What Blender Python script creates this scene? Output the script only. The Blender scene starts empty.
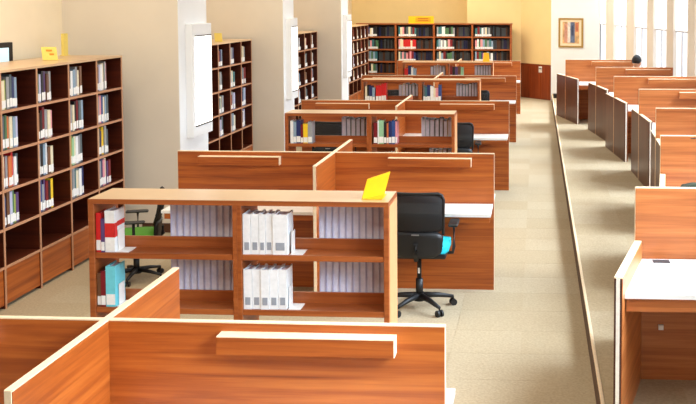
import bpy, bmesh, math, random
from mathutils import Vector, Matrix
random.seed(7)
S = bpy.context.scene
COL = S.collection

# ------------------------------------------------------------------ camera
F, CAM_H = 1000.0, 2.5
cam_d = bpy.data.cameras.new('camera')
cam = bpy.data.objects.new('camera', cam_d)
COL.objects.link(cam)
cam.location = (0, 0, CAM_H)
cam.rotation_euler = (math.radians(90 - 3.3705), 0, math.radians(3.4336))
cam_d.sensor_fit = 'HORIZONTAL'
cam_d.sensor_width = 36.0
cam_d.lens = 36.0 * F / 696.0
cam_d.shift_x = (348 - 477) / 696.0
cam_d.shift_y = (62 - 202) / 696.0
cam_d.clip_end = 200
S.camera = cam

# ------------------------------------------------------------------ world and lights
w = bpy.data.worlds.new('world'); S.world = w; w.use_nodes = True
bg = w.node_tree.nodes['Background']
bg.inputs[0].default_value = (0.93, 0.95, 1.0, 1); bg.inputs[1].default_value = 0.14

def area(name, loc, rot, sx, sy, power, color):
    d = bpy.data.lights.new(name, 'AREA'); d.shape = 'RECTANGLE'
    d.size = sx; d.size_y = sy; d.energy = power; d.color = color
    o = bpy.data.objects.new(name, d); COL.objects.link(o)
    o.location = loc; o.rotation_euler = rot
    return o
WARM = (1.0, 0.88, 0.70)
for k, yy in enumerate((2.5, 8.0, 13.5, 19.0, 24.0)):          # ceiling light panels over the reading room
    area('overhead_light', (-2.2, yy, 4.4), (0, 0, 0), 3.6, 1.6, 112, WARM)
area('overhead_light', (-3.0, 24.6, 4.2), (0, 0, 0), 2.8, 0.9, 75, (1.0, 0.82, 0.56))  # extra lamp out of view, added to brighten the back wall
area('overhead_light', (0.9, 22.6, 4.4), (0, 0, 0), 1.2, 1.2, 50, (1.0, 0.97, 0.93))  # extra lamp out of view, added to lift the white end wall
area('overhead_light', (-4.3, 8.0, 4.4), (0, 0, 0), 0.7, 1.6, 30, WARM)  # extra lamp out of view, added to brighten the left wall

WIN = [(1.55, 25.0), (1.67, 24.2), (1.80, 23.4), (1.98, 22.2), (2.085, 21.5), (2.245, 20.45), (2.32, 19.95),
       (2.46, 19.05), (2.53, 18.6), (2.66, 17.75), (2.73, 17.3)]
yy = 17.3
def arc_x(y): return 2.95 - 0.0165 * (y - 12.8) ** 2 + (0.112 if y > 16 else 0.112 * max(0, (y - 12.8) / 3.2))
while yy > 2.5:
    for st in (0.95, 0.5):
        yy -= st; WIN.append((arc_x(yy), yy))
for i in range(0, len(WIN) - 1, 2):                           # daylight entering through each window bay
    p, q = Vector(WIN[i]), Vector(WIN[i + 1]); dd = (q - p).normalized(); nn = Vector((-dd.y, dd.x))
    c = (p + q) / 2 - nn * 0.30
    L = area('window_daylight', (c.x, c.y, 2.4), (0, 0, 0), (q - p).length * 0.95, 0.8, 31 * (q - p).length, (0.70, 0.85, 1.0))
    tgt = Vector((-nn.x, -nn.y, -0.85))
    L.rotation_euler = tgt.to_track_quat('-Z', 'Y').to_euler()
    L.data.spread = math.radians(80)

S.view_settings.view_transform = 'Standard'
S.view_settings.look = 'None'
S.view_settings.exposure = 0.08
S.view_settings.gamma = 1.0
S.view_settings.use_curve_mapping = False

# ------------------------------------------------------------------ materials
def lin(c):
    return tuple(((v / 255) / 12.92 if v <= 10 else (((v / 255) + 0.055) / 1.055) ** 2.4) for v in c)
_M = {}
def new_mat(name):
    m = bpy.data.materials.new(name); m.use_nodes = True
    nt = m.node_tree; return m, nt, nt.nodes['Principled BSDF']
def plain(name, rgb, rough=0.6, bump=0.0, metallic=0.0, var=0.06, scale=40):
    if name in _M: return _M[name]
    m, nt, b = new_mat(name)
    L = lin(rgb)
    n = nt.nodes.new('ShaderNodeTexNoise'); n.inputs['Scale'].default_value = scale
    n.inputs['Detail'].default_value = 3
    tc = nt.nodes.new('ShaderNodeNewGeometry')
    nt.links.new(tc.outputs['Position'], n.inputs['Vector'])
    r = nt.nodes.new('ShaderNodeValToRGB')
    r.color_ramp.elements[0].position = 0.3; r.color_ramp.elements[1].position = 0.7
    r.color_ramp.elements[0].color = tuple(max(0, v * (1 - var)) for v in L) + (1,)
    r.color_ramp.elements[1].color = tuple(min(1, v * (1 + var)) for v in L) + (1,)
    nt.links.new(n.outputs['Fac'], r.inputs[0]); nt.links.new(r.outputs[0], b.inputs['Base Color'])
    b.inputs['Roughness'].default_value = rough; b.inputs['Metallic'].default_value = metallic
    if bump:
        bp = nt.nodes.new('ShaderNodeBump'); bp.inputs['Strength'].default_value = bump
        bp.inputs['Distance'].default_value = 0.004
        nt.links.new(n.outputs['Fac'], bp.inputs['Height']); nt.links.new(bp.outputs[0], b.inputs['Normal'])
    _M[name] = m; return m

def wood(name, dark, mid, light, scale=(0.9, 0.9, 26.0), rough=0.38):
    m, nt, b = new_mat(name)
    g = nt.nodes.new('ShaderNodeNewGeometry')
    oi = nt.nodes.new('ShaderNodeObjectInfo')
    sh = nt.nodes.new('ShaderNodeVectorMath'); sh.operation = 'ADD'
    mul = nt.nodes.new('ShaderNodeMath'); mul.operation = 'MULTIPLY'; mul.inputs[1].default_value = 7.0
    nt.links.new(oi.outputs['Random'], mul.inputs[0])
    nt.links.new(g.outputs['Position'], sh.inputs[0]); nt.links.new(mul.outputs[0], sh.inputs[1])
    mp = nt.nodes.new('ShaderNodeMapping'); mp.inputs['Scale'].default_value = scale
    nt.links.new(sh.outputs[0], mp.inputs['Vector'])
    n = nt.nodes.new('ShaderNodeTexNoise'); n.inputs['Scale'].default_value = 1.0
    n.inputs['Detail'].default_value = 5; n.inputs['Roughness'].default_value = 0.62
    n.inputs['Distortion'].default_value = 0.5
    nt.links.new(mp.outputs[0], n.inputs['Vector'])
    r = nt.nodes.new('ShaderNodeValToRGB'); e = r.color_ramp.elements
    e[0].position = 0.30; e[0].color = lin(dark) + (1,)
    e[1].position = 0.72; e[1].color = lin(light) + (1,)
    k = e.new(0.5); k.color = lin(mid) + (1,)
    nt.links.new(n.outputs['Fac'], r.inputs[0]); nt.links.new(r.outputs[0], b.inputs['Base Color'])
    b.inputs['Roughness'].default_value = rough
    _M[name] = m; return m
WOOD = wood('cherry wood veneer', (132, 58, 16), (168, 84, 28), (192, 107, 42))
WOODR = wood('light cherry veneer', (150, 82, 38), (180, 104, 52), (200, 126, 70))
WOODS = wood('bookshelf wood', (132, 64, 26), (156, 82, 36), (174, 98, 48))
WOODD = wood('dark bookcase wood', (62, 20, 8), (76, 27, 11), (90, 36, 15))
WOODSIDE = wood('shaded side wood', (62, 29, 15), (77, 38, 21), (90, 48, 28), scale=(6, 6, 1.2))  # darkened in colour for the shade on the aisle side
WAINS = wood('wainscot wood', (116, 48, 20), (140, 62, 28), (158, 76, 36), scale=(7, 7, 0.8))
CREAM = plain('cream edge band', (236, 212, 178), 0.45)
PINKEDGE = plain('bookcase edge band', (190, 138, 104), 0.5)
TOPBOARD = wood('pale bookcase top', (196, 158, 118), (210, 174, 134), (220, 188, 150), rough=0.3)
WHITE = plain('white laminate', (238, 236, 232), 0.35, var=0.02)
WALLW = plain('white paint', (240, 243, 246), 0.7, var=0.015, scale=3)
WALLB = plain('beige paint', (228, 219, 204), 0.75, var=0.02, scale=3)
WALLC = plain('cream paint', (240, 214, 156), 0.75, var=0.02, scale=3)
WALLL = plain('window-lit cream', (250, 236, 208), 0.75, var=0.02, scale=3)  # left wall tone, paler with the window light put into it
PIER = plain('pale pier paint', (240, 234, 222), 0.7, var=0.02, scale=3)
BLACK = plain('black plastic', (14, 14, 16), 0.5)
DGREY = plain('dark grey plastic', (70, 72, 74), 0.5)
METAL = plain('grey metal', (160, 160, 160), 0.35, metallic=0.7)
YELLOW = plain('yellow card', (244, 186, 14), 0.5, var=0.03)
PALEYEL = plain('pale yellow card', (236, 214, 110), 0.5, var=0.03)
ORANGE = plain('orange print', (214, 140, 30), 0.5)
TEAL = plain('teal upholstery', (20, 176, 190), 0.8, bump=0.3, scale=300)
GREEN = plain('green upholstery', (84, 150, 40), 0.8, bump=0.3, scale=300)
JACKET = plain('dark green cloth', (40, 52, 34), 0.9, bump=0.4, var=0.3, scale=30)
BASEB = plain('dark skirting', (84, 52, 36), 0.5)
GOLD = plain('gilt frame', (176, 142, 72), 0.4, metallic=0.3)
SKIN = plain('skin', (214, 164, 134), 0.6)
HAIR = plain('black hair', (18, 16, 18), 0.6, bump=0.5, scale=120)
SHIRT = plain('white shirt', (236, 238, 242), 0.8)
TROUS = plain('dark trousers', (44, 48, 60), 0.9)
PAPER = plain('pages', (222, 224, 242), 0.8)

def emit(name, rgb, strength):
    m, nt, b = new_mat(name)
    b.inputs['Base Color'].default_value = lin(rgb) + (1,)
    b.inputs['Emission Color'].default_value = lin(rgb) + (1,)
    b.inputs['Emission Strength'].default_value = strength
    b.inputs['Roughness'].default_value = 0.4
    _M[name] = m; return m
PANE = emit('daylight glass', (226, 236, 248), 1.15)
BLIND = emit('backlit white blind', (250, 251, 255), 1.5)
GLOW = emit('lit lamp diffuser', (255, 252, 244), 1.6)
SCREEN = emit('screen', (196, 222, 232), 0.7)

def carpet_mat():
    m, nt, b = new_mat('carpet tiles')
    g = nt.nodes.new('ShaderNodeNewGeometry')
    sc = nt.nodes.new('ShaderNodeVectorMath'); sc.operation = 'MULTIPLY'; sc.inputs[1].default_value = (2, 2, 0)
    of = nt.nodes.new('ShaderNodeVectorMath'); of.operation = 'ADD'; of.inputs[1].default_value = (0.22, 0.0, 0)
    fl = nt.nodes.new('ShaderNodeVectorMath'); fl.operation = 'FLOOR'
    wn = nt.nodes.new('ShaderNodeTexWhiteNoise')
    nt.links.new(g.outputs['Position'], sc.inputs[0]); nt.links.new(sc.outputs[0], of.inputs[0])
    nt.links.new(of.outputs[0], fl.inputs[0]); nt.links.new(fl.outputs[0], wn.inputs['Vector'])
    n = nt.nodes.new('ShaderNodeTexNoise'); n.inputs['Scale'].default_value = 55; n.inputs['Detail'].default_value = 4
    nt.links.new(g.outputs['Position'], n.inputs['Vector'])
    r1 = nt.nodes.new('ShaderNodeValToRGB')
    r1.color_ramp.elements[0].color = lin((178, 158, 126)) + (1,)
    r1.color_ramp.elements[1].color = lin((185, 167, 138)) + (1,)
    nt.links.new(wn.outputs['Value'], r1.inputs[0])
    r2 = nt.nodes.new('ShaderNodeValToRGB')
    r2.color_ramp.elements[0].position = 0.3; r2.color_ramp.elements[0].color = (0.80, 0.79, 0.76, 1)
    r2.color_ramp.elements[1].position = 0.7; r2.color_ramp.elements[1].color = (1, 1, 1, 1)
    nt.links.new(n.outputs['Fac'], r2.inputs[0])
    mx = nt.nodes.new('ShaderNodeMix'); mx.data_type = 'RGBA'; mx.blend_type = 'MULTIPLY'; mx.inputs[0].default_value = 1
    nt.links.new(r1.outputs[0], mx.inputs[6]); nt.links.new(r2.outputs[0], mx.inputs[7])
    nt.links.new(mx.outputs[2], b.inputs['Base Color'])
    b.inputs['Roughness'].default_value = 0.9
    bp = nt.nodes.new('ShaderNodeBump'); bp.inputs['Strength'].default_value = 0.35; bp.inputs['Distance'].default_value = 0.01
    nt.links.new(n.outputs['Fac'], bp.inputs['Height']); nt.links.new(bp.outputs[0], b.inputs['Normal'])
    return m
CARPET = carpet_mat()

def mesh_fabric():
    m, nt, b = new_mat('black mesh fabric')
    b.inputs['Base Color'].default_value = (0.006, 0.006, 0.007, 1); b.inputs['Roughness'].default_value = 0.7
    t = nt.nodes.new('ShaderNodeBsdfTransparent'); mx = nt.nodes.new('ShaderNodeMixShader')
    mx.inputs[0].default_value = 0.12
    out = nt.nodes['Material Output']
    nt.links.new(b.outputs[0], mx.inputs[1]); nt.links.new(t.outputs[0], mx.inputs[2]); nt.links.new(mx.outputs[0], out.inputs[0])
    return m
MESHF = mesh_fabric()

# ------------------------------------------------------------------ helpers
def link(o, parent=None):
    COL.objects.link(o)
    if parent is not None: o.parent = parent
    return o
def tag(o, label=None, cat=None, group=None, kind=None):
    if label: o['label'] = label
    if cat: o['category'] = cat
    if group: o['group'] = group
    if kind: o['kind'] = kind
    return o
def thing(name, loc, label, cat, group=None, rz=0.0):
    o = bpy.data.objects.new(name, None); o.empty_display_size = 0.1
    COL.objects.link(o); o.location = loc; o.rotation_euler = (0, 0, rz)
    return tag(o, label, cat, group)
def mesh_obj(name, bm, mat, parent=None, loc=(0, 0, 0), smooth=False):
    me = bpy.data.meshes.new(name); bm.normal_update(); bm.to_mesh(me); bm.free()
    for m in (mat if isinstance(mat, (list, tuple)) else [mat]): me.materials.append(m)
    if smooth:
        for p in me.polygons: p.use_smooth = True
    o = bpy.data.objects.new(name, me); o.location = loc
    return link(o, parent)
def bm_box(bm, x0, x1, y0, y1, z0, z1, bev=0.0, mi=0):
    r = bmesh.ops.create_cube(bm, size=1.0)
    vs = r['verts']
    for v in vs:
        v.co = ((x0 + x1) / 2 + v.co.x * (x1 - x0), (y0 + y1) / 2 + v.co.y * (y1 - y0), (z0 + z1) / 2 + v.co.z * (z1 - z0))
    fs = list({f for v in vs for f in v.link_faces})
    for f in fs: f.material_index = mi
    if bev:
        es = list({e for v in vs for e in v.link_edges})
        bmesh.ops.bevel(bm, geom=es, offset=bev, segments=1, affect='EDGES', profile=0.5)
_BC = {}
def box(name, x0, x1, y0, y1, z0, z1, mat, parent=None, bev=0.0, at=None):
    """box in the parent's local axes when a parent is given (at = parent world location to subtract)"""
    if at is not None:
        x0 -= at[0]; x1 -= at[0]; y0 -= at[1]; y1 -= at[1]; z0 -= at[2]; z1 -= at[2]
    c = ((x0 + x1) / 2, (y0 + y1) / 2, (z0 + z1) / 2)
    key = (round(x1 - x0, 4), round(y1 - y0, 4), round(z1 - z0, 4), mat.name, bev)
    me = _BC.get(key)
    if me is None:
        bm = bmesh.new(); hx, hy, hz = (x1 - x0) / 2, (y1 - y0) / 2, (z1 - z0) / 2
        bm_box(bm, -hx, hx, -hy, hy, -hz, hz, bev)
        me = bpy.data.meshes.new(name); bm.to_mesh(me); bm.free(); me.materials.append(mat); _BC[key] = me
    o = bpy.data.objects.new(name, me); o.location = c
    return link(o, parent)
def struct(o): o['kind'] = 'structure'; return o
def prism(name, pts, z0, z1, mat, parent=None):
    bm = bmesh.new()
    a = [bm.verts.new((p[0], p[1], z0)) for p in pts]; b = [bm.verts.new((p[0], p[1], z1)) for p in pts]
    n = len(pts)
    bm.faces.new(a[::-1]); bm.faces.new(b)
    for i in range(n): bm.faces.new((a[i], a[(i + 1) % n], b[(i + 1) % n], b[i]))
    bmesh.ops.recalc_face_normals(bm, faces=bm.faces[:])
    return mesh_obj(name, bm, mat, parent)
def wall_seg(name, p, q, t, z0, z1, mat, parent=None):
    """upright slab from p to q in plan; thickness t to the left of p->q (away from the room)"""
    d = Vector((q[0] - p[0], q[1] - p[1])); n = Vector((-d.y, d.x)).normalized() * t
    return prism(name, [p, q, (q[0] + n.x, q[1] + n.y), (p[0] + n.x, p[1] + n.y)], z0, z1, mat, parent)
def tube(bm, pts, rad, seg=8, mi=0):
    pts = [Vector(p) for p in pts]; rings = []
    for i, p in enumerate(pts):
        d = (pts[min(i + 1, len(pts) - 1)] - pts[max(i - 1, 0)]).normalized()
        u = d.cross(Vector((0, 0, 1)))
        if u.length < 1e-3: u = d.cross(Vector((1, 0, 0)))
        u.normalize(); v = d.cross(u)
        r = rad[i] if isinstance(rad, (list, tuple)) else rad
        rings.append([bm.verts.new(p + (u * math.cos(2 * math.pi * k / seg) + v * math.sin(2 * math.pi * k / seg)) * r) for k in range(seg)])
    for a, b in zip(rings, rings[1:]):
        for k in range(seg):
            f = bm.faces.new((a[k], a[(k + 1) % seg], b[(k + 1) % seg], b[k])); f.material_index = mi
    bm.faces.new(rings[0][::-1]); bm.faces.new(rings[-1])
    bmesh.ops.recalc_face_normals(bm, faces=bm.faces[:])
def copy_tree(o, parent=None):
    c = o.copy(); COL.objects.link(c); c.parent = parent
    for ch in o.children: copy_tree(ch, c)
    return c

# ------------------------------------------------------------------ room shell
PZ = 0.17                                   # height of the raised window platform
fl = struct(box('floor', -5.6, 0.39, -1.5, 27.8, -0.1, 0.0, CARPET))
for i in range(4):
    for j in range(17):
        x0 = -1.61 + 0.5 * i; y0 = 5.0 + 0.5 * j
        box('carpet_tile', x0 + .001, x0 + .499, y0 + .001, y0 + .499, -0.004, 0.003, CARPET, fl, at=(-2.605, 13.15, -0.05))
plat = [(0.39, 2.4), (WIN[-1][0] + .2, 2.4)] + [(p[0] + .2, p[1]) for p in WIN[::-1]] + [(1.6, 25.2), (0.39, 25.66)]
struct(prism('floor_platform', plat, -0.1, PZ, CARPET))
struct(box('trim_1', 0.380, 0.402, 2.4, 25.6, PZ - 0.012, PZ + 0.006, CREAM, bev=0.003))
struct(box('trim_step_riser', 0.378, 0.390, 2.4, 25.6, 0.0, PZ - 0.012, plain('shade-dark riser', (84, 62, 44), .8)))  # dark tone stands for shade on the riser and shadow at its foot

WH = 4.6
struct(box('wall_front', -5.35, 3.2, -2.4, -2.2, 0, WH, WALLB))
wl = struct(box('wall_left', -5.35, -5.15, 2.0, 27.8, 0, WH, WALLL))
pillars = [(10.58, 11.50), (15.05, 15.70), (19.58, 20.30)]
for k, (a, b) in enumerate(pillars):
    struct(box('pillar', -5.15, -3.87, a, b, 0, WH, WALLB))
    struct(box('trim_%d' % (2 + k), -4.3 if k else -4.3, -3.868, a - 0.012, a, 0, 0.10, BASEB))
    struct(box('wall_pillar_lit_face_%d' % (k + 1), -3.87, -3.862, a + 0.004, b, 0, WH, WALLW))  # whiter sheet, window light put into the colour of the pillar end
struct(box('wall_back', -5.35, -1.86, 27.6, 27.8, 0, WH, WALLC))
struct(box('wall_back_right', -1.86, -0.42, 26.62, 27.8, 0, WH, WALLC))
struct(wall_seg('wall_corner', (0.378, 25.66), (-0.42, 26.62), -0.15, 0.0, WH, WALLC))
d = (Vector((-0.42, 26.62)) - Vector((0.378, 25.66)))
wn_ = struct(wall_seg('trim_wainscot', (0.378, 25.66), (-0.42, 26.62), 0.004, 0.0, 0.90, WAINS))
for i in range(3):
    p = Vector((0.378, 25.66)) + d * (i / 3 + 0.006); q = Vector((0.378, 25.66)) + d * ((i + 1) / 3 - 0.006)
    wall_seg('panel', p, q, 0.02, 0.02, 0.885, WAINS, wn_)
wall_seg('rail', Vector((0.378, 25.66)), Vector((-0.42, 26.62)), 0.028, 0.885, 0.91, WAINS, wn_)
struct(wall_seg('wall_right_end', (1.56, 25.05), (0.378, 25.66), -0.2, 0.0, WH, WALLW))
struct(prism('trim_corner', [(0.36, 25.64), (0.42, 25.62), (0.42, 25.66), (0.36, 25.68)], 0.0, WH, WALLW))

# window wall: piers between tall windows
wr = thing('wall_right', (0, 0, 0), None, None); wr['kind'] = 'structure'
nwin = 0
def seg_n(p, q):
    d = Vector((q[0] - p[0], q[1] - p[1])).normalized(); return d, Vector((-d.y, d.x))   # left of travel = outward (+X) when walking to -Y
for i in range(len(WIN) - 1):
    p, q = Vector(WIN[i]), Vector(WIN[i + 1])
    if i % 2 == 1:
        dd, nn = seg_n(p, q)
        prism('pier', [p - nn * 0.025, q - nn * 0.025, q + nn * 0.35, p + nn * 0.35], 0, WH, PIER, wr)
    else:
        nwin += 1
        wt = thing('window_%d' % nwin, (0, 0, 0), None, None); wt['kind'] = 'structure'
        dd, nn = seg_n(p, q)
        wall_seg('sill_wall', p + nn * .005, q + nn * .005, 0.25, 0, PZ + 0.25, PIER, wt)
        wall_seg('pane', p + nn * .04, q + nn * .04, 0.02, PZ + 0.25, 1.99, PANE, wt)
        wall_seg('blind', p + nn * .015, q + nn * .015, 0.02, 2.0, WH, BLIND, wt)
        wall_seg('blind_rail', p + nn * .005, q + nn * .005, 0.035, 1.97, 2.0, plain('blind rail', (214, 216, 220), 0.5), wt)
        mid = p + (q - p) * 0.45
        wall_seg('mullion', mid + nn * .01, mid + dd * 0.05 + nn * .01, 0.06, PZ + 0.25, 1.99, plain('pale blue grey frame', (234, 239, 246), 0.5), wt)

# ------------------------------------------------------------------ books
COLS = {
 'white': (236, 238, 240), 'navy': (32, 46, 100), 'red': (206, 30, 34), 'dark red': (122, 20, 30), 'green': (72, 116, 80),
 'pale green': (150, 200, 160), 'yellow': (240, 200, 40), 'black': (30, 30, 34), 'grey': (150, 154, 160), 'light blue': (138, 164, 188),
 'blue': (44, 76, 138), 'purple': (92, 66, 116), 'orange': (208, 116, 66), 'teal': (56, 112, 120), 'cyan': (110, 206, 220),
 'brown': (110, 74, 50), 'pink': (226, 150, 160), 'lavender': (190, 192, 222), 'lime': (160, 172, 84), 'cream': (230, 220, 190), 'slate': (84, 98, 104)}
_BK = {}
def book_mesh(col):
    if col in _BK: return _BK[col]
    bm = bmesh.new()
    bm_box(bm, -.5, -.38, 0, 1, 0, 1); bm_box(bm, .38, .5, 0, 1, 0, 1); bm_box(bm, -.38, .38, 0, .05, 0, 1)
    bm_box(bm, -.38, .38, .05, .97, 0.01, .96, mi=1)
    me = bpy.data.meshes.new('book'); bm.to_mesh(me); bm.free()
    me.materials.append(plain('book cover ' + col, COLS[col], 0.45, var=0.05))
    me.materials.append(PAPER)
    _BK[col] = me; return me
def lab_mesh():
    bm = bmesh.new(); bm_box(bm, -.46, .46, -.012, 0.0, .05, .31)
    me = bpy.data.meshes.new('spine_label'); bm.to_mesh(me); bm.free(); me.materials.append(plain('label paper', (240, 240, 238), 0.6)); return me
LAB = lab_mesh()
def band_mesh():
    bm = bmesh.new(); bm_box(bm, -.30, .30, -.012, 0.0, .11, .30)
    me = bpy.data.meshes.new('spine_print'); bm.to_mesh(me); bm.free(); me.materials.append(plain('grey print', (150, 156, 166), 0.6)); return me
BAND = band_mesh()
N_BOOKS = 0
def add_book(loc, rz, th, dep, h, col, label, group, lab=True, lean=0.0, printed=False):
    global N_BOOKS
    N_BOOKS += 1
    o = bpy.data.objects.new('book', book_mesh(col)); COL.objects.link(o)
    o.location = (loc[0], loc[1], loc[2] + .001); o.rotation_euler = (0, lean, rz); o.scale = (th, dep, h)
    tag(o, label, 'book', group)
    if lab:
        c = bpy.data.objects.new('spine_label', LAB); link(c, o)
    if printed:
        c = bpy.data.objects.new('spine_print', BAND); link(c, o)
    return o
def row_x(x, y, z, specs, dep, where, group, lab=True, rev=False, gap=0.002, printed=False):
    """books standing side by side along +X, spines to -Y (or +Y when rev)"""
    for col, th, h in specs:
        cx = x + th / 2
        lb = where % col
        if rev: add_book((cx, y, z), math.pi, th, dep, h, col, lb, group, lab=False)
        else: add_book((cx, y + random.uniform(0, .010), z), 0, th, min(dep, .143), h, col, lb, group, lab, printed=printed)
        x += th + gap
def row_y(x, y, z, specs, dep, where, group, lab=True):
    """books along +Y, spines to +X"""
    for col, th, h in specs:
        add_book((x - random.uniform(0, .015), y + th / 2, z), math.pi / 2, th, dep, h, col, where % col, group, lab)
        y += th + 0.0015

STUFF = {}      # colour -> list of boxes, for the far books
def far_book(x0, x1, y0, y1, z0, z1, col): STUFF.setdefault(col, []).append((x0, x1, y0, y1, z0 + .001, z1))

# ------------------------------------------------------------------ tall bookcases along the left wall
LEV = [0.35, 0.66, 0.975, 1.295, 1.625, 1.955]
def tall_bookcase(y0, bay, n, label, xf=-4.33, depth=0.62, first_open=0):
    yb = y0 + bay * n; xb = xf - depth
    t = thing('tall_bookcase', (xf - depth / 2, (y0 + yb) / 2, 0), label, 'bookcase', 'tall bookcases between the pillars')
    at = t.location
    for i in range(n + 1):
        y = y0 + bay * i
        dv = box('divider' if 0 < i < n else 'side_panel', xb, xf - 0.006, y - 0.012, y + 0.012, 0, LEV[-1] - 0.02, WOODD, t, at=at)
        e = box('edge_band', xf - 0.006, xf, y - 0.012, y + 0.012, 0, LEV[-1] - 0.02, PINKEDGE, t, at=at)
        e.parent = dv; e.location = Vector(e.location) - Vector(dv.location)
    box('back_panel', xf - 0.33, xf - 0.31, y0 + 0.012, yb - 0.012, 0.02, LEV[-1] - 0.02, WOODD, t, at=at)
    tp = box('top_board', xb - .005, xf + .004, y0 - .014, yb + .014, LEV[-1] - 0.02, LEV[-1], TOPBOARD, t, at=at)
    for i in range(n):
        ya, yc = y0 + bay * i + 0.013, y0 + bay * (i + 1) - 0.013
        for z in LEV[:-1]:
            sh = box('shelf', xf - 0.309, xf - 0.008, ya, yc, z - 0.02, z, WOODD, t, at=at)
            e = box('edge_band', xf - 0.008, xf - 0.002, ya, yc, z - 0.022, z, PINKEDGE, t, at=at)
            e.parent = sh; e.location = Vector(e.location) - Vector(sh.location)
        box('base_panel', xf - 0.03, xf - 0.012, ya, yc, 0.03, LEV[0] - 0.024, WOOD, t, at=at)
    return t
POOL = ['white', 'navy', 'light blue', 'grey', 'teal', 'black', 'dark red', 'purple', 'green', 'yellow', 'pink', 'cream', 'slate', 'blue', 'brown', 'orange', 'lime', 'red', 'pale green', 'lavender']
LN = {4: 'top', 3: 'second', 2: 'third', 1: 'fourth'}
NEARN = ['nearest', 'second from', 'third from', 'fourth from', 'fifth from']
B1 = 0.592; Y1 = 10.185 - 5 * B1
tall_bookcase(Y1, B1, 5, 'tall dark wooden bookcase with a yellow card on top, beside the wall screen')
CELL = {  # hand-picked colours for the near bookcase: (bay from pillar, level)
 (3, 4): ['grey', 'navy', 'light blue', 'slate', 'lime', 'white'], (2, 4): ['black', 'purple', 'lavender', 'green', 'lime', 'brown'],
 (1, 4): ['black', 'grey', 'cream', 'light blue', 'white'], (0, 4): ['white', 'cream', 'grey', 'pink', 'lavender'],
 (3, 3): ['orange', 'lavender', 'light blue', 'green', 'grey'], (2, 3): ['pink', 'dark red', 'black', 'light blue', 'grey', 'brown'],
 (1, 3): ['black', 'slate', 'light blue', 'white', 'dark red'], (0, 3): ['lavender', 'blue', 'slate', 'light blue', 'pink'],
 (3, 2): ['orange', 'dark red', 'red', 'cream', 'grey', 'white'], (2, 2): ['white', 'cream', 'light blue', 'slate', 'black'],
 (1, 2): ['white', 'pale green', 'lime', 'teal', 'slate'], (0, 2): ['black', 'yellow', 'slate', 'purple', 'grey'],
 (3, 1): ['brown', 'navy', 'green', 'lime', 'purple', 'lavender'], (2, 1): ['brown', 'dark red', 'yellow', 'black', 'blue', 'purple'],
 (1, 1): ['navy', 'white', 'teal', 'grey', 'slate'], (0, 1): ['blue', 'dark red', 'purple', 'navy', 'pink']}
for (b, l), cs in CELL.items():
    cs = cs + [c for c in ('grey', 'cream', 'slate', 'white', 'brown', 'black') if c not in cs][:7 - len(cs)]; random.shuffle(cs)
    ya = Y1 + B1 * (4 - b) + 0.03
    tot = random.uniform(0.26, 0.30); ths = [random.uniform(.8, 1.3) for _ in cs]; s = tot / sum(ths)
    row_y(-4.36, ya, LEV[l], [(c, t_ * s, random.uniform(0.232, 0.285)) for c, t_ in zip(cs, ths)], 0.17,
          '%s book, ' + LN[l] + ' shelf, bay ' + NEARN[b] + ' the pillar, bookcase by the wall screen', 'books in the tall bookcase by the wall screen')
B2 = 0.53
Y2 = 14.95 - 4 * B2
tall_bookcase(Y2, B2, 4, 'tall dark wooden bookcase right behind the pillar nearest the wall screen')
for b in range(4):
    for l in (4, 3, 2, 1):
        if b == 3: continue
        cs = random.sample(['white', 'grey', 'light blue', 'slate', 'lavender', 'cream', 'navy', 'white', 'teal', 'dark red'], 4)
        while len(set(cs)) < 4: cs = random.sample(POOL[:13], 4)
        ya = Y2 + B2 * (3 - b) + 0.03
        row_y(-4.36, ya, LEV[l], [(c, random.uniform(.055, .075), random.uniform(0.21, 0.26)) for c in cs], 0.17,
              '%s book, ' + LN[l] + ' shelf, bay ' + NEARN[b] + ' the middle pillar', 'books in the bookcase before the middle pillar')
Y3 = 19.50 - 4 * B2
tall_bookcase(Y3, B2, 4, 'tall dark wooden bookcase between the middle pillar and the farthest pillar')
tall_bookcase(22.3, B2, 6, 'tall dark wooden bookcase standing at the corner of the back wall')
for (ys, n) in ((Y3, 4), (22.3, 6)):
    for b in range(n):
        for l in (4, 3, 2, 1):
            y = ys + B2 * b + 0.03
            for k in range(4):
                t_ = random.uniform(.055, .075); c = random.choice(['white', 'grey', 'lavender', 'light blue', 'slate', 'cream', 'brown', 'dark red'])
                h = random.uniform(.21, .26)
                far_book(-4.53, -4.36 - random.uniform(0, .01), y, y + t_, LEV[l], LEV[l] + h, c)
                far_book(-4.36, -4.352, y + .001, y + t_ - .001, LEV[l] + .015, LEV[l] + .075, 'white')
                y += t_ + .002

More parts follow.
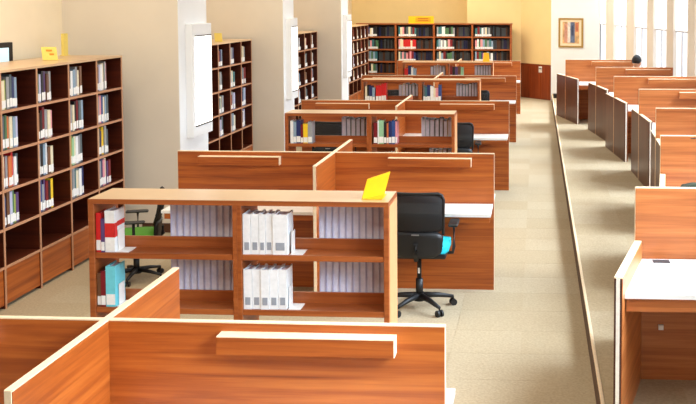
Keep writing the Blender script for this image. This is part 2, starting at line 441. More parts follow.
# long bookcase on the back wall
XB0, BB, YB = -4.70, 1.005, 26.0
bt = thing('long_bookcase', (XB0 + 2 * BB, YB + .2, 0), 'long dark wooden bookcase full of books along the cream back wall', 'bookcase')
at = bt.location
for i in range(5):
    x = XB0 + BB * i
    box('divider' if 0 < i < 4 else 'side_panel', x - .025, x + .025, YB, YB + .44, 0, 1.94, WOODS, bt, at=at)
box('top_board', XB0 - .04, XB0 + 4 * BB + .04, YB - .01, YB + .45, 1.94, 1.97, WOODS, bt, at=at)
for i in range(4):
    x0, x1 = XB0 + BB * i + .026, XB0 + BB * (i + 1) - .026
    for z in LEV[:-1]:
        box('shelf', x0, x1, YB + .005, YB + .42, z - .03, z, WOODS, bt, at=at)
    box('back_panel', x0, x1, YB + .42, YB + .435, .02, 1.94, WOODD, bt, at=at)
    for l in (4, 3, 2, 1):
        x = x0 + .05
        while x < x0 + .47:
            t_ = random.uniform(.035, .06)
            c = random.choice(['white', 'navy', 'grey', 'light blue', 'slate', 'dark red', 'cream', 'black', 'pink', 'green', 'teal'] if l != 3 or i != 1 else ['red', 'red', 'white', 'pink', 'cream'])
            far_book(x, x + t_, YB + .02, YB + .18, LEV[l], LEV[l] + random.uniform(.22, .27), c)
            far_book(x + .002, x + t_ - .002, YB + .012, YB + .02, LEV[l] + .01, LEV[l] + .065, 'white')
            x += t_ + .002
        x = x0 + .50
        while x < x1 - .05:
            t_ = random.uniform(.035, .06)
            far_book(x, x + t_, YB + .22, YB + .38, LEV[l], LEV[l] + random.uniform(.22, .26), random.choice(['slate', 'black', 'slate', 'brown', 'navy']))
            x += t_ + .002

# ------------------------------------------------------------------ reading rows: carrels and low bookshelves
ROW_Y = [3.96, 8.60, 13.25, 17.90, 22.52]
XL, XC, XR = -3.16, -1.77, -0.368
PH = 1.2
ROWDESC = ['double-sided wooden carrel in front of the shelf of white binders', 'double-sided wooden carrel with the teal-cushioned chair at its desk',
           'double-sided wooden carrel behind the shelf with a yellow and navy book', 'double-sided wooden carrel behind the shelf with bright red books',
           'double-sided wooden carrel closest to the long back-wall bookcase']
for r, Y in enumerate(ROW_Y):
    t = thing('study_carrel', (XC, Y, 0), ROWDESC[r], 'carrel', 'wooden study carrels along the aisle')
    at = t.location
    for (a, b, side) in ((XL, XC - .015, -1), (XC + .015, XR, 1)):
        cp = box('cross_panel', a, b, Y - .014, Y + .014, 0, PH - .005, WOOD, t, at=at)
        box('edge_band', a, b, Y - .014, Y + .014, PH - .005, PH, CREAM, cp, at=Vector(at) + Vector(cp.location))
        xe = a if side < 0 else b
        box('edge_band', xe - .003 * (side < 0), xe + .003 * (side > 0), Y - .013, Y + .013, 0, PH, CREAM, cp, at=Vector(at) + Vector(cp.location))
        la, lb_ = ((-2.958, -2.24) if side < 0 else (-1.283, -0.566))
        lg = box('lamp_housing', la, lb_, Y - .082, Y - .014, 1.088, 1.158, WOOD, t, at=at)
        o_ = Vector(at) + Vector(lg.location)
        box('edge_band', la, lb_, Y - .082, Y - .014, 1.158, 1.162, CREAM, lg, at=o_)
        box('edge_band', lb_, lb_ + .004, Y - .082, Y - .014, 1.088, 1.162, CREAM, lg, at=o_)
        da, db = (a + .01, b) if side < 0 else (a, b + .004)
        for s in (-1, 1):
            y0, y1 = sorted((Y + s * .015, Y + s * .455))
            dk = box('desktop', da, db if (r == 0 and s > 0) else db - .012 * (side > 0), y0, y1, .735, .76, WHITE, t, at=at)
            o_ = Vector(at) + Vector(dk.location)
            ye = Y + s * .455
            box('apron', da + .02, db - .02, min(ye - s * .06, ye - s * .02), max(ye - s * .06, ye - s * .02), .685, .735, WOOD, dk, at=o_)
            for xx in (da + .15, db - .15):
                yb0, yb1 = sorted((Y + s * .015, Y + s * .33))
                box('bracket', xx - .012, xx + .012, yb0, yb1, .70, .735, METAL, dk, at=o_)
    cpn = box('centre_panel', XC - .015, XC + .015, Y - .77, Y + .80, 0, PH - .005, WOOD, t, at=at)
    o_ = Vector(at) + Vector(cpn.location)
    box('edge_band', XC - .015, XC + .015, Y - .77, Y + .80, PH - .005, PH + .001, CREAM, cpn, at=o_)
    box('edge_band', XC - .012, XC + .012, Y - .775, Y - .77, 0, PH, CREAM, cpn, at=o_)
    box('edge_band', XC - .012, XC + .012, Y + .80, Y + .805, 0, PH, CREAM, cpn, at=o_)

SX0, SX1, SM0, SM1 = -2.665, -0.862, -1.792, -1.738
SZ = [0.06, 0.355, 0.683, 1.013, 1.338]
SY = [5.74, 10.40, 15.02, 19.55]
SDESC = ['low open wooden bookshelf holding white binders under a folded yellow sign', 'low open wooden bookshelf with one bright yellow book among dark ones',
         'low open wooden bookshelf with a block of tall red books', 'low open wooden bookshelf with a small yellow card, closest to the back bookcase']
SD = 0.35
for r, Y in enumerate(SY):
    t = thing('low_bookshelf', ((SX0 + SX1) / 2, Y + SD / 2, 0), SDESC[r], 'bookshelf', 'low bookshelves between the carrels')
    at = t.location
    for (a, b, nm) in ((SX0, SX0 + .035, 'side_panel'), (SX1 - .03, SX1, 'side_panel'), (SM0, SM0 + .027, 'divider'), (SM1 - .027, SM1, 'divider')):
        box(nm, a, b, Y, Y + SD, 0, SZ[-1] - .03, WOODS, t, at=at, bev=.002)
    tb = box('top_board', SX0, SX1, Y, Y + SD, SZ[-1] - .03, SZ[-1] - .002, WOODS, t, at=at)
    box('top_veneer', SX0 + .003, SX1 - .003, Y + .003, Y + SD - .003, SZ[-1] - .002, SZ[-1], TOPBOARD, tb, at=Vector(at) + Vector(tb.location))
    box('edge_band', SX1, SX1 + .003, Y + .02, Y + SD - .02, 0, SZ[-1] - .03, plain('lit side tone', (226, 160, 108), .4), t, at=at)  # paler right side, window light put into its colour
    for (a, b) in ((SX0 + .036, SM0 - .001), (SM1 + .001, SX1 - .031)):
        for z in SZ[:-1]:
            sh = box('shelf', a, b, Y + .004, Y + SD - .004, z - .033, z, WOODS, t, at=at, bev=.002)
            box('centre_stop', a, b, Y + SD / 2 - .008, Y + SD / 2 + .008, z, z + .065, WOODS, sh, at=Vector(at) + Vector(sh.location))
LX0, RX0, LXE, RXE = SX0 + .036, SM1, SM0, SX1 - .03
T1, T2, T3 = SZ[3], SZ[2], SZ[1]
g = 'books on the low shelf of white binders'
def jit(cs, th, h, jt=.15, jh=.06):
    return [(c, th * random.uniform(1 - jt, 1 + jt), h * random.uniform(1 - jh, 1 + jh)) for c in cs]
Y = SY[0] + .012; YR = SY[0] + SD - .012
row_x(RX0 + .004, Y, T1, [('white', .046, .242), ('white', .047, .242), ('white', .036, .240), ('white', .042, .241), ('white', .088, .240)], .15,
      'thick %s binder with grey print on the upper tier under the folded yellow sign', 'white binders on the upper tier', lab=False, printed=True)
row_x(RX0 + .004, Y, T2, [('white', .050, .238)] * 5, .15,
      'thick %s binder with grey print on the lower tier below other white binders', 'white binders on the lower tier', lab=False, printed=True)
row_x(LX0 + .004, Y, T1, [('red', .028, .235), ('purple', .022, .20)], .14, 'slim %s book beside the thick white book, upper tier of the low shelf', g)
row_x(LX0 + .058, Y, T1, [('white', .060, .250)], .15, 'thick %s book with a red band beside a slim purple book', g)
row_x(LX0 + .004, Y, T2, [('brown', .022, .20), ('dark red', .028, .215)], .14, 'slim %s book next to the thick cyan book, lower tier', g)
row_x(LX0 + .058, Y, T2, [('cyan', .058, .245)], .15, 'thick %s book on the lower tier beside slim dark red books', g)
for tier, tn in ((T1, 'upper'), (T2, 'lower')):
    row_x(-2.235, YR, tier, [('lavender', .039, .268)] * 10, .15, '%s journal volume, back row, ' + tn + ' tier, next to the centre divider of the binder shelf', 'lavender journals, divider side, ' + tn + ' tier', rev=True, gap=.002)
    row_x(-1.315, YR, tier, [('lavender', .039, .268)] * 10, .15, '%s journal volume, back row, ' + tn + ' tier, below the folded yellow sign', 'lavender journals below the yellow sign, ' + tn + ' tier', rev=True, gap=.002)
for o_ in COL.objects:                                        # red band round the thick white book
    if o_.get('label', '').startswith('thick white book with a red band'):
        bm = bmesh.new(); bm_box(bm, -.505, .505, -.008, .25, .36, .70)
        bm_box(bm, .50, .506, .25, 1.0, .60, .72)
        c_ = mesh_obj('cover_band', bm, plain('red print', (206, 34, 34), .5), o_); c_['label'] = 'red printed band'
# second low shelf
Y = SY[1] + .012; YR = SY[1] + SD - .012
W2 = '%s book on the %s tier, %s, shelf before the third carrel'
g = 'books on the second low shelf'
def spots(w): return w
row_x(LX0 + .02, Y, T1, [('white', .03, .24), ('light blue', .03, .23), ('navy', .045, .245), ('dark red', .025, .2), ('yellow', .048, .21), ('grey', .045, .23)], .15,
      '%s book standing by the bright yellow book on a low shelf', g)
row_x(LXE - .30, YR, T1, jit(['lavender', 'slate', 'grey', 'slate', 'brown', 'black'], .047, .25), .15, '%s book in the back row facing away, near the yellow book', g, rev=True)
row_x(RX0 + .02, Y, T1, [('dark red', .04, .225), ('white', .012, .25), ('pale green', .05, .25), ('black', .028, .23), ('orange', .02, .22), ('navy', .03, .24), ('blue', .035, .25), ('pink', .02, .24)], .15,
      '%s book across the divider from the bright yellow book', g)
row_x(RXE - .34, YR, T1, jit(['white', 'light blue', 'grey', 'black', 'slate', 'brown', 'cream'], .045, .255), .15, '%s book in the back row across the divider from the bright yellow book', g, rev=True)
row_x(RX0 + .16, Y, T2, [('grey', .03, .23), ('white', .03, .24), ('slate', .035, .22)], .15, '%s book one tier below the yellow book, across the divider', g)
row_x(RXE - .26, YR, T2, jit(['grey', 'slate', 'cream', 'brown', 'black'], .047, .25), .15, '%s book facing away one tier below the yellow book', g, rev=True)
# third low shelf
Y = SY[2] + .012; YR = SY[2] + SD - .012
g = 'books on the third low shelf'
row_x(LX0 + .02, Y, T1, [('cream', .03, .22), ('black', .03, .24), ('navy', .045, .23), ('light blue', .04, .2)], .15, '%s book beside the block of tall red books', g)
row_x(LX0 + .185, Y, T1, [('red', .04, .235), ('red', .04, .24), ('red', .042, .262), ('red', .03, .275)], .15, 'tall %s book in the bright red block on a low shelf', 'red books on the third low shelf')
row_x(LXE - .325, YR, T1, jit(['grey', 'cream', 'slate', 'black', 'teal', 'brown'], .046, .24), .15, '%s book in the back row facing away, near the red books', g, rev=True)
row_x(RX0 + .02, Y, T1, [('slate', .03, .24), ('teal', .022, .22), ('navy', .05, .245), ('white', .045, .23), ('cream', .03, .2), ('pink', .04, .2), ('blue', .04, .25)], .15,
      '%s book across the divider from the red books', g)
row_x(RXE - .34, YR, T1, jit(['grey', 'slate', 'light blue', 'teal', 'black', 'brown', 'navy'], .045, .25), .15, '%s book, back row, across the divider from the red books', g, rev=True)
# fourth low shelf
Y = SY[3] + .012; YR = SY[3] + SD - .012
g = 'books on the fourth low shelf'
row_x(LX0 + .02, Y, T1, [('red', .07, .2), ('navy', .06, .25), ('white', .04, .22), ('light blue', .05, .2)], .15, '%s book at the open end of the last low shelf before the back wall', g)
row_x(LXE - .32, YR, T1, jit(['slate', 'grey', 'cream', 'brown', 'teal'], .055, .24), .15, '%s book in the back row of the last low shelf, before its divider', g, rev=True)
row_x(RX0 + .03, Y, T1, jit(['dark red', 'black', 'purple', 'brown', 'pale green'], .05, .24), .15, '%s book just after the divider of the last low shelf', g)
row_x(RXE - .34, YR, T1, jit(['grey', 'slate', 'teal', 'black', 'light blue', 'brown'], .05, .25), .15, '%s book in the back row below the small yellow card', g, rev=True)

# white bookend plates holding the front rows of the binder shelf
for (bx, bz, lb) in ((-1.453, T1, 'white metal bookend beside the upper tier of white binders'), (-1.470, T2, 'white metal bookend beside the lower tier of white binders'),
                     (LX0 + .122, T1, 'white metal bookend beside the thick white book with red band'), (LX0 + .120, T2, 'white metal bookend beside the thick cyan book')):
    t = thing('bookend', (bx, SY[0] + .02, bz), lb, 'bookend', 'bookends on the binder shelf')
    box('base_plate', 0.001, .075, 0, .12, 0.0005, .004, WHITE, t); box('upright_plate', 0.001, .004, .03, .11, .004, .13, WHITE, t)

# far books, joined
bm = bmesh.new(); mats = []
for mi, (c, bl) in enumerate(STUFF.items()):
    mats.append(plain('book cover ' + c, COLS[c], 0.45, var=0.05))
    for b in bl: bm_box(bm, *b, mi=mi)
o = mesh_obj('distant_books', bm, mats)
tag(o, 'many small books filling the far bookcases by the back wall', 'books', kind='stuff')

# ------------------------------------------------------------------ yellow signs
def quad_slab(name, pts, th, mat, parent=None):
    p = [Vector(v) for v in pts]; n = (p[1] - p[0]).cross(p[3] - p[0]).normalized() * th
    bm = bmesh.new()
    a = [bm.verts.new(v) for v in p]; b = [bm.verts.new(v + n) for v in p]
    bm.faces.new(a[::-1]); bm.faces.new(b)
    for i in range(4): bm.faces.new((a[i], a[(i + 1) % 4], b[(i + 1) % 4], b[i]))
    bmesh.ops.recalc_face_normals(bm, faces=bm.faces[:])
    return mesh_obj(name, bm, mat, parent)
zt = SZ[-1]
sg = thing('folded_sign', (-1.0, 5.9, zt), 'plain folded yellow sign leaning up on the binder shelf', 'sign')
quad_slab('sign_face', [(-.035, -.075, .005), (.075, .085, .005), (.115, .062, .145), (.002, -.098, .125)], .003, YELLOW, sg)
quad_slab('sign_foot', [(-.035, -.09, .001), (.09, -.09, .001), (.09, .085, .001), (.06, .085, .001)], .003, YELLOW, sg)

sg = thing('yellow_card', (-4.62, 9.25, LEV[-1]), 'pale yellow card with orange lettering on the bookcase beside the wall screen', 'sign')
fc = quad_slab('card_face', [(-.08, 0, .002), (.07, 0, .002), (.03, .05, .125), (-.12, .05, .125)], .003, PALEYEL, sg)
quad_slab('card_foot', [(-.08, 0, .001), (.07, 0, .001), (.08, .12, .001), (-.05, .12, .001)], .002, PALEYEL, sg)
for k, (zz, x0, x1) in enumerate(((.085, -.06, 0.0), (.05, -.02, .025))):
    yy_ = .05 * zz / .125 - .005
    quad_slab('lettering', [(x0, yy_, zz), (x1, yy_, zz), (x1 - .006, yy_ + .006, zz + .016), (x0 - .006, yy_ + .006, zz + .016)], .002, ORANGE, fc)
sg = thing('upright_tag', (-4.91, 10.13, LEV[-1]), 'narrow yellow upright sign at the far corner of the bookcase top', 'sign')
box('tag_plate', -.012, .012, -.05, .05, .006, .23, PALEYEL, sg); box('tag_foot', -.03, .03, -.05, .05, 0, .006, PALEYEL, sg)
sg = thing('yellow_card', (-4.50, 13.9, LEV[-1]), 'small pale yellow card on the bookcase behind the first pillar', 'sign')
quad_slab('card_face', [(-.05, 0, .002), (.06, 0, .002), (.04, .03, .12), (-.07, .03, .12)], .003, PALEYEL, sg)
quad_slab('card_foot', [(-.05, 0, .001), (.06, 0, .001), (.06, .09, .001), (-.05, .09, .001)], .002, PALEYEL, sg)
sg = thing('section_sign', (-3.02, 26.12, 1.97), 'wide yellow section sign on top of the long back-wall bookcase', 'sign')
sp = box('sign_board', -.35, .32, -.012, .012, 0.01, .19, YELLOW, sg); box('sign_base', -.35, .32, -.05, .05, 0, .01, YELLOW, sg)
box('sign_print', -.16, .24, -.016, -.012, .03, .16, plain('orange panel print', (226, 158, 20), .5), sg)
for k in range(2): box('lettering', -.10, .18, -.019, -.016, .06 + .05 * k, .085 + .05 * k, plain('dark amber print', (170, 110, 20), .5), sg)
sg = thing('yellow_card', (-1.0, SY[3] + .17, zt), 'small yellow card on the last low bookshelf before the back wall', 'sign')
quad_slab('card_face', [(-.07, 0, .002), (.07, 0, .002), (.05, .04, .18), (-.05, .04, .18)], .003, YELLOW, sg)
quad_slab('card_foot', [(-.07, 0, .001), (.07, 0, .001), (.07, .09, .001), (-.07, .09, .001)], .002, YELLOW, sg)

# ------------------------------------------------------------------ office chairs
def rounded_panel(w0, w1, z0, z1, th, ycurve, n=10, m=8, rc=.06):
    """curved upright panel: width w0 at the bottom, w1 at the top; ycurve(u,v) gives the depth"""
    bm = bmesh.new(); F_, B_ = [], []
    for j in range(m + 1):
        v = j / m; z = z0 + (z1 - z0) * v
        hw = (w0 + (w1 - w0) * v) / 2
        dz = min(z - z0, z1 - z)
        if dz < rc: hw -= rc - math.sqrt(max(0, rc * rc - (rc - dz) ** 2))
        fr, bk = [], []
        for i in range(n + 1):
            u = -1 + 2 * i / n; y = ycurve(u, v)
            fr.append(bm.verts.new((u * hw, y, z))); bk.append(bm.verts.new((u * hw, y + th, z)))
        F_.append(fr); B_.append(bk)
    for j in range(m):
        for i in range(n):
            bm.faces.new((F_[j][i], F_[j][i + 1], F_[j + 1][i + 1], F_[j + 1][i]))
            bm.faces.new((B_[j][i + 1], B_[j][i], B_[j + 1][i], B_[j + 1][i + 1]))
    for j in range(m):
        bm.faces.new((F_[j + 1][0], B_[j + 1][0], B_[j][0], F_[j][0])); bm.faces.new((F_[j][n], B_[j][n], B_[j + 1][n], F_[j + 1][n]))
    for i in range(n):
        bm.faces.new((F_[0][i], B_[0][i], B_[0][i + 1], F_[0][i + 1])); bm.faces.new((F_[m][i + 1], B_[m][i + 1], B_[m][i], F_[m][i]))
    bmesh.ops.recalc_face_normals(bm, faces=bm.faces[:])
    return bm
def make_chair(seat_mat):
    t = thing('office_chair', (0, 0, 0), 'x', 'chair', 'office chairs at the carrels')
    yc = lambda u, v: -.24 - .05 * v + .045 * u * u - .02 * math.sin(v * math.pi)
    bk = mesh_obj('backrest', rounded_panel(.43, .45, .66, 1.0, .012, yc), MESHF, t, smooth=True)
    # frame round the mesh
    bm = bmesh.new()
    P = []
    for (u, v) in [(-1, 0), (-1, .3), (-1, .6), (-1, .85), (-.93, .96), (-.8, 1), (-.4, 1), (0, 1), (.4, 1), (.8, 1), (.93, .96), (1, .85), (1, .6), (1, .3), (1, 0)]:
        P.append((u * (.43 + .02 * v) / 2, yc(u, v) + .006, .66 + .34 * v))
    tube(bm, P, .012, 8); mesh_obj('back_frame', bm, BLACK, bk, smooth=True)
    mesh_obj('lumbar_shell', rounded_panel(.40, .44, .475, .685, .03, lambda u, v: -.25 + .04 * u * u - .015 * v, rc=.06), BLACK, t, smooth=True)
    box('maker_plate', -.03, .03, -.272, -.268, .665, .675, METAL, bk)
    # seat cushion
    bm = bmesh.new(); bm_box(bm, -.25, .25, -.205, .25, .50, .565)
    bmesh.ops.subdivide_edges(bm, edges=bm.edges[:], cuts=3, use_grid_fill=True)
    for v in bm.verts:
        rx, ry = v.co.x / .25, (v.co.y - .015) / .235
        if abs(rx) > .9 and abs(ry) > .9: v.co.x *= .9; v.co.y = .015 + (v.co.y - .015) * .92
        if v.co.z > .54: v.co.z += .012 * (1 - rx * rx) - .02 * max(0, ry) ** 4
    mesh_obj('seat', bm, seat_mat, t, smooth=True)
    box('seat_pan', -.235, .235, -.20, .23, .46, .50, BLACK, t, bev=.008)
    bm = bmesh.new(); tube(bm, [(0, -.05, .46), (0, -.22, .46), (0, -.27, .52), (0, -.262, .60)], .02); mesh_obj('back_bracket', bm, BLACK, t, smooth=True)
    for s in (-1, 1):
        bm = bmesh.new(); tube(bm, [(s * .2, 0, .465), (s * .275, 0, .47), (s * .285, 0, .52), (s * .285, 0, .70)], .014)
        ar = mesh_obj('armrest', bm, BLACK, t, smooth=True)
        box('arm_pad', s * .285 - .04, s * .285 + .04, -.11, .12, .70, .725, BLACK, ar, bev=.01)
    bm = bmesh.new(); tube(bm, [(0, 0, .10), (0, 0, .25)], .03, 12); tube(bm, [(0, 0, .25), (0, 0, .46)], .018, 12); mesh_obj('gas_column', bm, BLACK, t, smooth=True)
    box('column_label', -.008, .008, -.033, -.03, .30, .345, WHITE, t)
    bm = bmesh.new(); tube(bm, [(0, 0, .07), (0, 0, .13)], [.05, .04], 12); mesh_obj('hub', bm, BLACK, t, smooth=True)
    for k in range(5):
        a = math.radians(-50 + 72 * k); c, s = math.cos(a), math.sin(a)
        bm = bmesh.new(); tube(bm, [(c * .03, s * .03, .11), (c * .16, s * .16, .10), (c * .29, s * .29, .075)], [.026, .021, .014], 8)
        lg = mesh_obj('base_leg', bm, BLACK, t, smooth=True)
        bm = bmesh.new()
        for w_ in (-.018, .018):
            px, py = c * .29 - s * w_, s * .29 + c * w_
            tube(bm, [(px - s * .008, py + c * .008, .028), (px + s * .008, py - c * .008, .028)], .028, 12)
        tube(bm, [(c * .29, s * .29, .03), (c * .29, s * .29, .075)], .008, 6)
        mesh_obj('castor', bm, BLACK, lg)
    return t
chT = make_chair(TEAL)
def place_chair(src, x, y, z, rz, label, first=False):
    o = src if first else copy_tree(src)
    o.location = (x, y, z); o.rotation_euler = (0, 0, rz); o['label'] = label; return o
place_chair(chT, -.955, 8.03, 0, 0.0, 'black mesh office chair with a teal seat beside the binder shelf', True)
place_chair(chT, -1.03, 12.66, 0, 0.05, 'black mesh office chair at the aisle-side desk behind the yellow-book shelf')
place_chair(chT, -2.60, 12.65, 0, -0.1, 'black mesh office chair at the wall-side desk behind the yellow-book shelf')
place_chair(chT, -1.04, 17.32, 0, 0.0, 'black mesh office chair at the aisle-side desk behind the red books')
place_chair(chT, -2.58, 17.30, 0, 0.1, 'black mesh office chair at the wall-side desk behind the red books')
chG = make_chair(GREEN)
g_ = place_chair(chG, -3.62, 8.75, 0, math.radians(108), 'low black office chair with a green seat between tall bookcase and carrel', True)
g_.scale = (.88, .88, .80)
for c_ in g_.children:
    if c_.name.startswith('seat'): c_.location.z -= .03

# ------------------------------------------------------------------ carrels on the window platform
RC = [(0.573, 20.11, -.229), (1.046, 17.775, -.142), (1.193, 15.546, -.11), (1.345, 13.24, -.043), (1.285, 10.84, .04), (1.06, 8.59, .13), (0.609, 6.147, .225)]
RDESC = ['pale wooden window carrel closest to the painting', 'pale wooden window carrel just behind the seated reader', 'pale wooden window carrel third from the painting',
         'pale wooden window carrel fourth from the painting', 'pale wooden window carrel fifth from the painting', 'pale wooden window carrel with the green jacket on its chair',
         'pale wooden window carrel with a socket plate in its white desk']
RW = 1.35
for k, (x, y, sl) in enumerate(RC):
    t = thing('window_carrel', (x, y, PZ), RDESC[k], 'carrel', 'carrels on the window platform'); at = t.location
    cp = box('cross_panel', x, x + RW, y - .016, y + .016, PZ, 1.365, WOODR, t, at=at)
    o_ = Vector(at) + Vector(cp.location)
    box('edge_band', x, x + RW, y - .016, y + .016, 1.365, 1.37, CREAM, cp, at=o_)
    box('edge_band', x - .003, x, y - .014, y + .014, PZ, 1.37, CREAM, cp, at=o_)
    lh = box('lamp_housing', x + .52, x + 1.30, y - .085, y - .016, 1.255, 1.33, WOODR, t, at=at)
    box('edge_band', x + .52, x + 1.30, y - .085, y - .016, 1.33, 1.334, CREAM, lh, at=Vector(at) + Vector(lh.location))
    # skewed side panels: one before, one behind the cross panel
    dv = Vector((sl, 1.0)).normalized(); nv = Vector((dv.y, -dv.x))
    for (a, b) in ((-.86, -.018), (.018, .70)):
        p = Vector((0, 0)) + dv * (a / dv.y); q = dv * (b / dv.y); n = nv * .042
        pts = [p, q, q + n, p + n] if True else None
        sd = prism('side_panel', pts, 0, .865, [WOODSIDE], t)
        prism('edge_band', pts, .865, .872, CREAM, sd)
        prism('inner_face', [p + nv * .042, q + nv * .042, q + nv * .0455, p + nv * .0455], 0, .865, WOODR, sd)  # added liner, window side shows the veneer without painted shade
        if a < -.5:
            e1 = p + nv * .011; e2 = p + nv * .031
            prism('edge_band', [e1 - dv * .004, e2 - dv * .004, e2, e1], 0, .865, plain('white edge band', (246, 240, 230), .4), sd)
    # desk top on the near side, its left edge following the side panel
    pA = dv * (-.78 / dv.y) + nv * .046; pB = dv * (-.017 / dv.y) + nv * .046
    dk = prism('desktop', [pA, (RW - .02, -.78), (RW - .02, -.017), pB], .735, .76, WHITE, t)
    prism('apron', [pA + Vector((.01, .02)), (RW - .04, -.76), (RW - .04, -.72), pA + Vector((.02, .06))], .66, .735, WOODR, dk)
    prism('support_panel', [(RW - .04, -.74), (RW - .02, -.74), (RW - .02, -.017), (RW - .04, -.017)], 0, .735, WOODR, dk)
    if k == 6:
        sp = box('socket_plate', .10, .20, -.125, -.055, .76, .764, DGREY, dk)
        box('socket', .155, .185, -.105, -.075, .764, .767, BLACK, sp); box('cable_clip', .145, .175, -.04, -.02, .32, .35, WHITE, dk)

# chair with a dark green jacket on the sixth carrel
cj = place_chair(chT, 1.26, 7.35, PZ, 0.05, 'black office chair with a dark green jacket over its back, on the platform')
bm = rounded_panel(.52, .50, .70, 1.075, .14, lambda u, v: -.34 + .04 * u * u - .02 * v, n=16, m=12, rc=.09)   # hangs over both faces of the chair back
for v in bm.verts:
    s = math.sin(v.co.x * 37 + v.co.z * 21) * .010 + math.sin(v.co.x * 19 - v.co.z * 43) * .008
    v.co.y += s; v.co.z += .02 * math.sin(v.co.x * 16 + 1.0) * max(0, (v.co.z - .8) / .24)
jk = mesh_obj('jacket', bm, JACKET, None, smooth=True); jk.location = (1.26, 7.35, PZ); jk.rotation_euler = (0, 0, .05)
tag(jk, 'dark green crumpled jacket draped over the chair back', 'jacket')

# ------------------------------------------------------------------ wall mounted light boxes on the pillars
for k, (a, b) in enumerate(pillars):
    y0 = a + .20 if k == 0 else a + .14; y1 = b - .08
    lb = ['bright white light box on the pillar nearest the wall screen', 'slim white light box on the middle pillar', 'white light box on the pillar nearest the back wall'][k]
    t = thing('wall_light_box', (-3.862, (y0 + y1) / 2, 1.01), lb, 'wall light', 'light boxes on the pillars'); at = t.location
    box('housing', -3.862, -3.78, y0, y1, 1.01, 2.27, WALLW, t, at=at, bev=.004)
    box('diffuser', -3.78, -3.772, y0 + .07, y1 - .03, 1.14, 2.13, GLOW, t, at=at)
    for z in (1.125, 2.13): box('end_strip', -3.78, -3.770, y0 + .07, y1 - .03, z, z + .012, BLACK, t, at=at)

# wall screen behind the near bookcase
t = thing('wall_screen', (-5.15, 9.1, 1.96), 'black-framed screen on the cream wall behind the near bookcase', 'screen'); at = t.location
fr = box('frame', -5.15, -5.11, 8.75, 9.47, 1.66, 2.12, BLACK, t, at=at, bev=.004)
box('display', -5.11, -5.105, 8.80, 9.385, 1.72, 2.07, SCREEN, t, at=at)

# painting on the white wall
pa, pb = Vector((0.378, 25.66)), Vector((1.56, 25.05)); dd = (pb - pa).normalized(); nn = Vector((dd.y, -dd.x))
def on_wall(s, off): v = pa + dd * s + nn * off; return v
t = thing('framed_painting', (*on_wall(.52, .0), 1.38), 'small gilt-framed painting of a blue-grey standing shape on the white wall', 'painting')
ox, oy, oz = t.location
def wp(name, s0, s1, z0, z1, o0, o1, mat, par):
    pts = [on_wall(s0, o0), on_wall(s1, o0), on_wall(s1, o1), on_wall(s0, o1)]
    return prism(name, [(p.x - ox, p.y - oy) for p in pts], z0 - oz, z1 - oz, mat, par)
s0, s1, z0, z1 = .205, .885, 1.38, 2.12
wp('mat_board', s0 + .03, s1 - .03, z0 + .03, z1 - .03, .004, .015, plain('mat board', (240, 226, 196), .7), t)
for nm, a in (('frame_rail', (s0, s1, z0, z0 + .04)), ('frame_rail', (s0, s1, z1 - .04, z1)), ('frame_rail', (s0, s0 + .04, z0 + .04, z1 - .04)), ('frame_rail', (s1 - .04, s1, z0 + .04, z1 - .04))):
    wp(nm, *a, .003, .035, GOLD, t)
cv = wp('canvas', s0 + .11, s1 - .11, z0 + .10, z1 - .09, .015, .019, plain('ochre canvas', (214, 172, 120), .7, var=.35, scale=9), t)
for (a, b, c, e, m) in ((.16, .24, .12, .60, ('dusty pink paint', (206, 150, 130))), (.25, .33, .12, .66, ('pale paint', (222, 214, 206))), (.33, .45, .12, .64, ('blue grey paint', (96, 110, 140))), (.36, .42, .30, .56, ('slate paint', (60, 70, 98))), (.47, .55, .40, .62, ('terracotta paint', (190, 110, 80)))):
    pm = plain(m[0], m[1], .7, var=.25, scale=14); wp('paint_patch', s0 + a, s0 + b, z0 + c, z0 + min(e, .64), .019, .021 + .001 * (a > .35), pm, cv)
# small items at the corner
t = thing('wall_socket', (0.06, 25.98, .66), 'small white fitting on the red-brown corner panelling', 'fitting')
q = (Vector((-0.42, 26.62)) - Vector((0.378, 25.66))).normalized(); nr = Vector((-q.y, q.x))
c0 = Vector((0.378, 25.66)) + q * .42 + nr * .021
def cw(name, s0, s1, z0, z1, o0, o1, mat):
    pts = [c0 + q * s0 + nr * o0, c0 + q * s1 + nr * o0, c0 + q * s1 + nr * o1, c0 + q * s0 + nr * o1]
    return prism(name, [(p.x - .06, p.y - 25.98) for p in pts], z0 - .66, z1 - .66, mat, t)
cw('plate', -.06, .06, .70, .86, 0, .012, WHITE); cw('lever', -.05, .01, .79, .82, .012, .05, METAL)
t = thing('floor_box', (.50, 24.6, PZ), 'small black box on the platform edge below the painting', 'box')
box('body', -.09, .07, -.08, .08, 0, .09, BLACK, t, bev=.01); box('lid', -.095, .075, -.085, .085, .09, .105, BLACK, t, bev=.004)

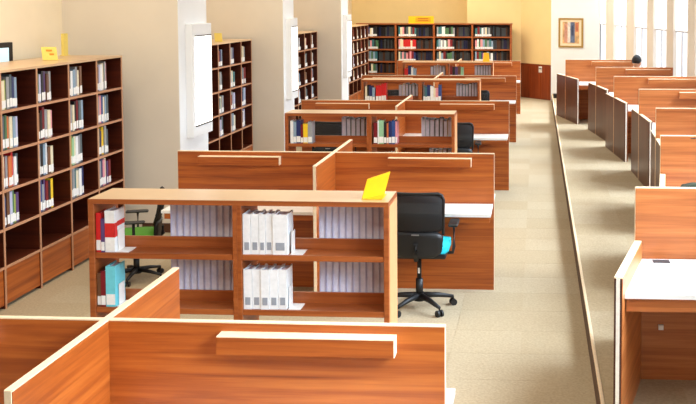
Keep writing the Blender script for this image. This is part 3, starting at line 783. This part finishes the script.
# ------------------------------------------------------------------ seated reader
def skin_body():
    me = bpy.data.meshes.new('person')
    V = [(0, 0, .57), (0, -.02, .72), (0, .0, .92), (0, .03, 1.03), (0, .05, 1.10),            # pelvis, waist, chest, neck base, neck top
         (.17, .01, .98), (.21, .08, .76), (.15, .26, .82), (.08, .34, .83),                   # right arm
         (-.17, .01, .98), (-.21, .08, .76), (-.15, .26, .82), (-.08, .34, .83),
         (.10, .05, .535), (.12, .42, .51), (.12, .44, .28), (.12, .42, .06), (.12, .54, .035),
         (-.10, .05, .535), (-.12, .42, .51), (-.12, .44, .28), (-.12, .42, .06), (-.12, .54, .035)]
    E_ = [(0, 1), (1, 2), (2, 3), (3, 4), (2, 5), (5, 6), (6, 7), (7, 8), (2, 9), (9, 10), (10, 11), (11, 12),
          (0, 13), (13, 14), (14, 15), (15, 16), (16, 17), (0, 18), (18, 19), (19, 20), (20, 21), (21, 22)]
    R = [.15, .13, .15, .07, .055, .07, .05, .04, .03, .07, .05, .04, .03, .10, .07, .055, .042, .035, .10, .07, .055, .042, .035]
    me.from_pydata(V, E_, [])
    o = bpy.data.objects.new('person', me); COL.objects.link(o)
    sk = o.modifiers.new('skin', 'SKIN')
    for i, sv in enumerate(me.skin_vertices[0].data): sv.radius = (R[i], R[i] * (.8 if i in (1, 2) else 1)); sv.use_root = (i == 0)
    o.modifiers.new('sub', 'SUBSURF').levels = 2; o.modifiers['sub'].render_levels = 2
    dg = bpy.context.evaluated_depsgraph_get(); ev = o.evaluated_get(dg); nm = bpy.data.meshes.new_from_object(ev)
    o.modifiers.clear(); o.data = nm
    nm.materials.clear(); nm.materials.append(SHIRT); nm.materials.append(TROUS); nm.materials.append(SKIN)
    for p in nm.polygons:
        p.use_smooth = True; c = p.center
        p.material_index = 2 if (c.z > 1.055 or (c.y > .30 and c.z > .6)) else (1 if c.z < .60 else 0)
    return o
per = skin_body(); per.location = (1.895, 19.05, PZ)
tag(per, 'person with short black hair in a white shirt reading at a window carrel', 'person')
per.scale = (1, 1, 1)
bm = bmesh.new(); bmesh.ops.create_uvsphere(bm, u_segments=20, v_segments=14, radius=1.0)
for v in bm.verts:
    x, y, z = v.co
    jaw = 1 - .28 * max(0, -z) ** 1.5
    v.co = Vector((x * .075 * jaw, y * .095 * jaw + (.012 if z < 0 else 0), z * .118))
    if y > .75 and -.35 < z < .1 and abs(x) < .3: v.co.y += .018 * (1 - abs(x) / .3)        # nose
hd = mesh_obj('head', bm, SKIN, per, smooth=True); hd.location = (0, .075, 1.20)
bm = bmesh.new(); bmesh.ops.create_uvsphere(bm, u_segments=20, v_segments=14, radius=1.0)
for v in bm.verts:
    x, y, z = v.co; k = 1 + .03 * math.sin(x * 17 + z * 9)
    front = max(0, y)
    v.co = Vector((x * .088 * k, y * .105 * k - .012, (z if z > 0 else z * .55) * .128 * k + .01 + .07 * front * (z < .2)))
hr = mesh_obj('hair', bm, HAIR, hd, smooth=True); hr.location = (0, -.008, .012)
for s in (-1, 1):
    bm = bmesh.new(); bmesh.ops.create_uvsphere(bm, u_segments=8, v_segments=6, radius=.012); e_ = mesh_obj('eye', bm, BLACK, hd, (s * .03, .082, .005))
    bm = bmesh.new(); bmesh.ops.create_uvsphere(bm, u_segments=8, v_segments=6, radius=.022)
    for v in bm.verts: v.co.x *= .4
    mesh_obj('ear', bm, SKIN, hd, (s * .078, 0, -.01), smooth=True)
hd.rotation_euler = (math.radians(-22), 0, math.radians(-35))
pc_ = place_chair(chT, 1.895, 19.00, PZ, 0.0, 'black office chair under the seated reader by the windows')
pc_.scale = (1, 1, .75)
print('BOOKS', N_BOOKS, 'OBJECTS', len(bpy.data.objects))
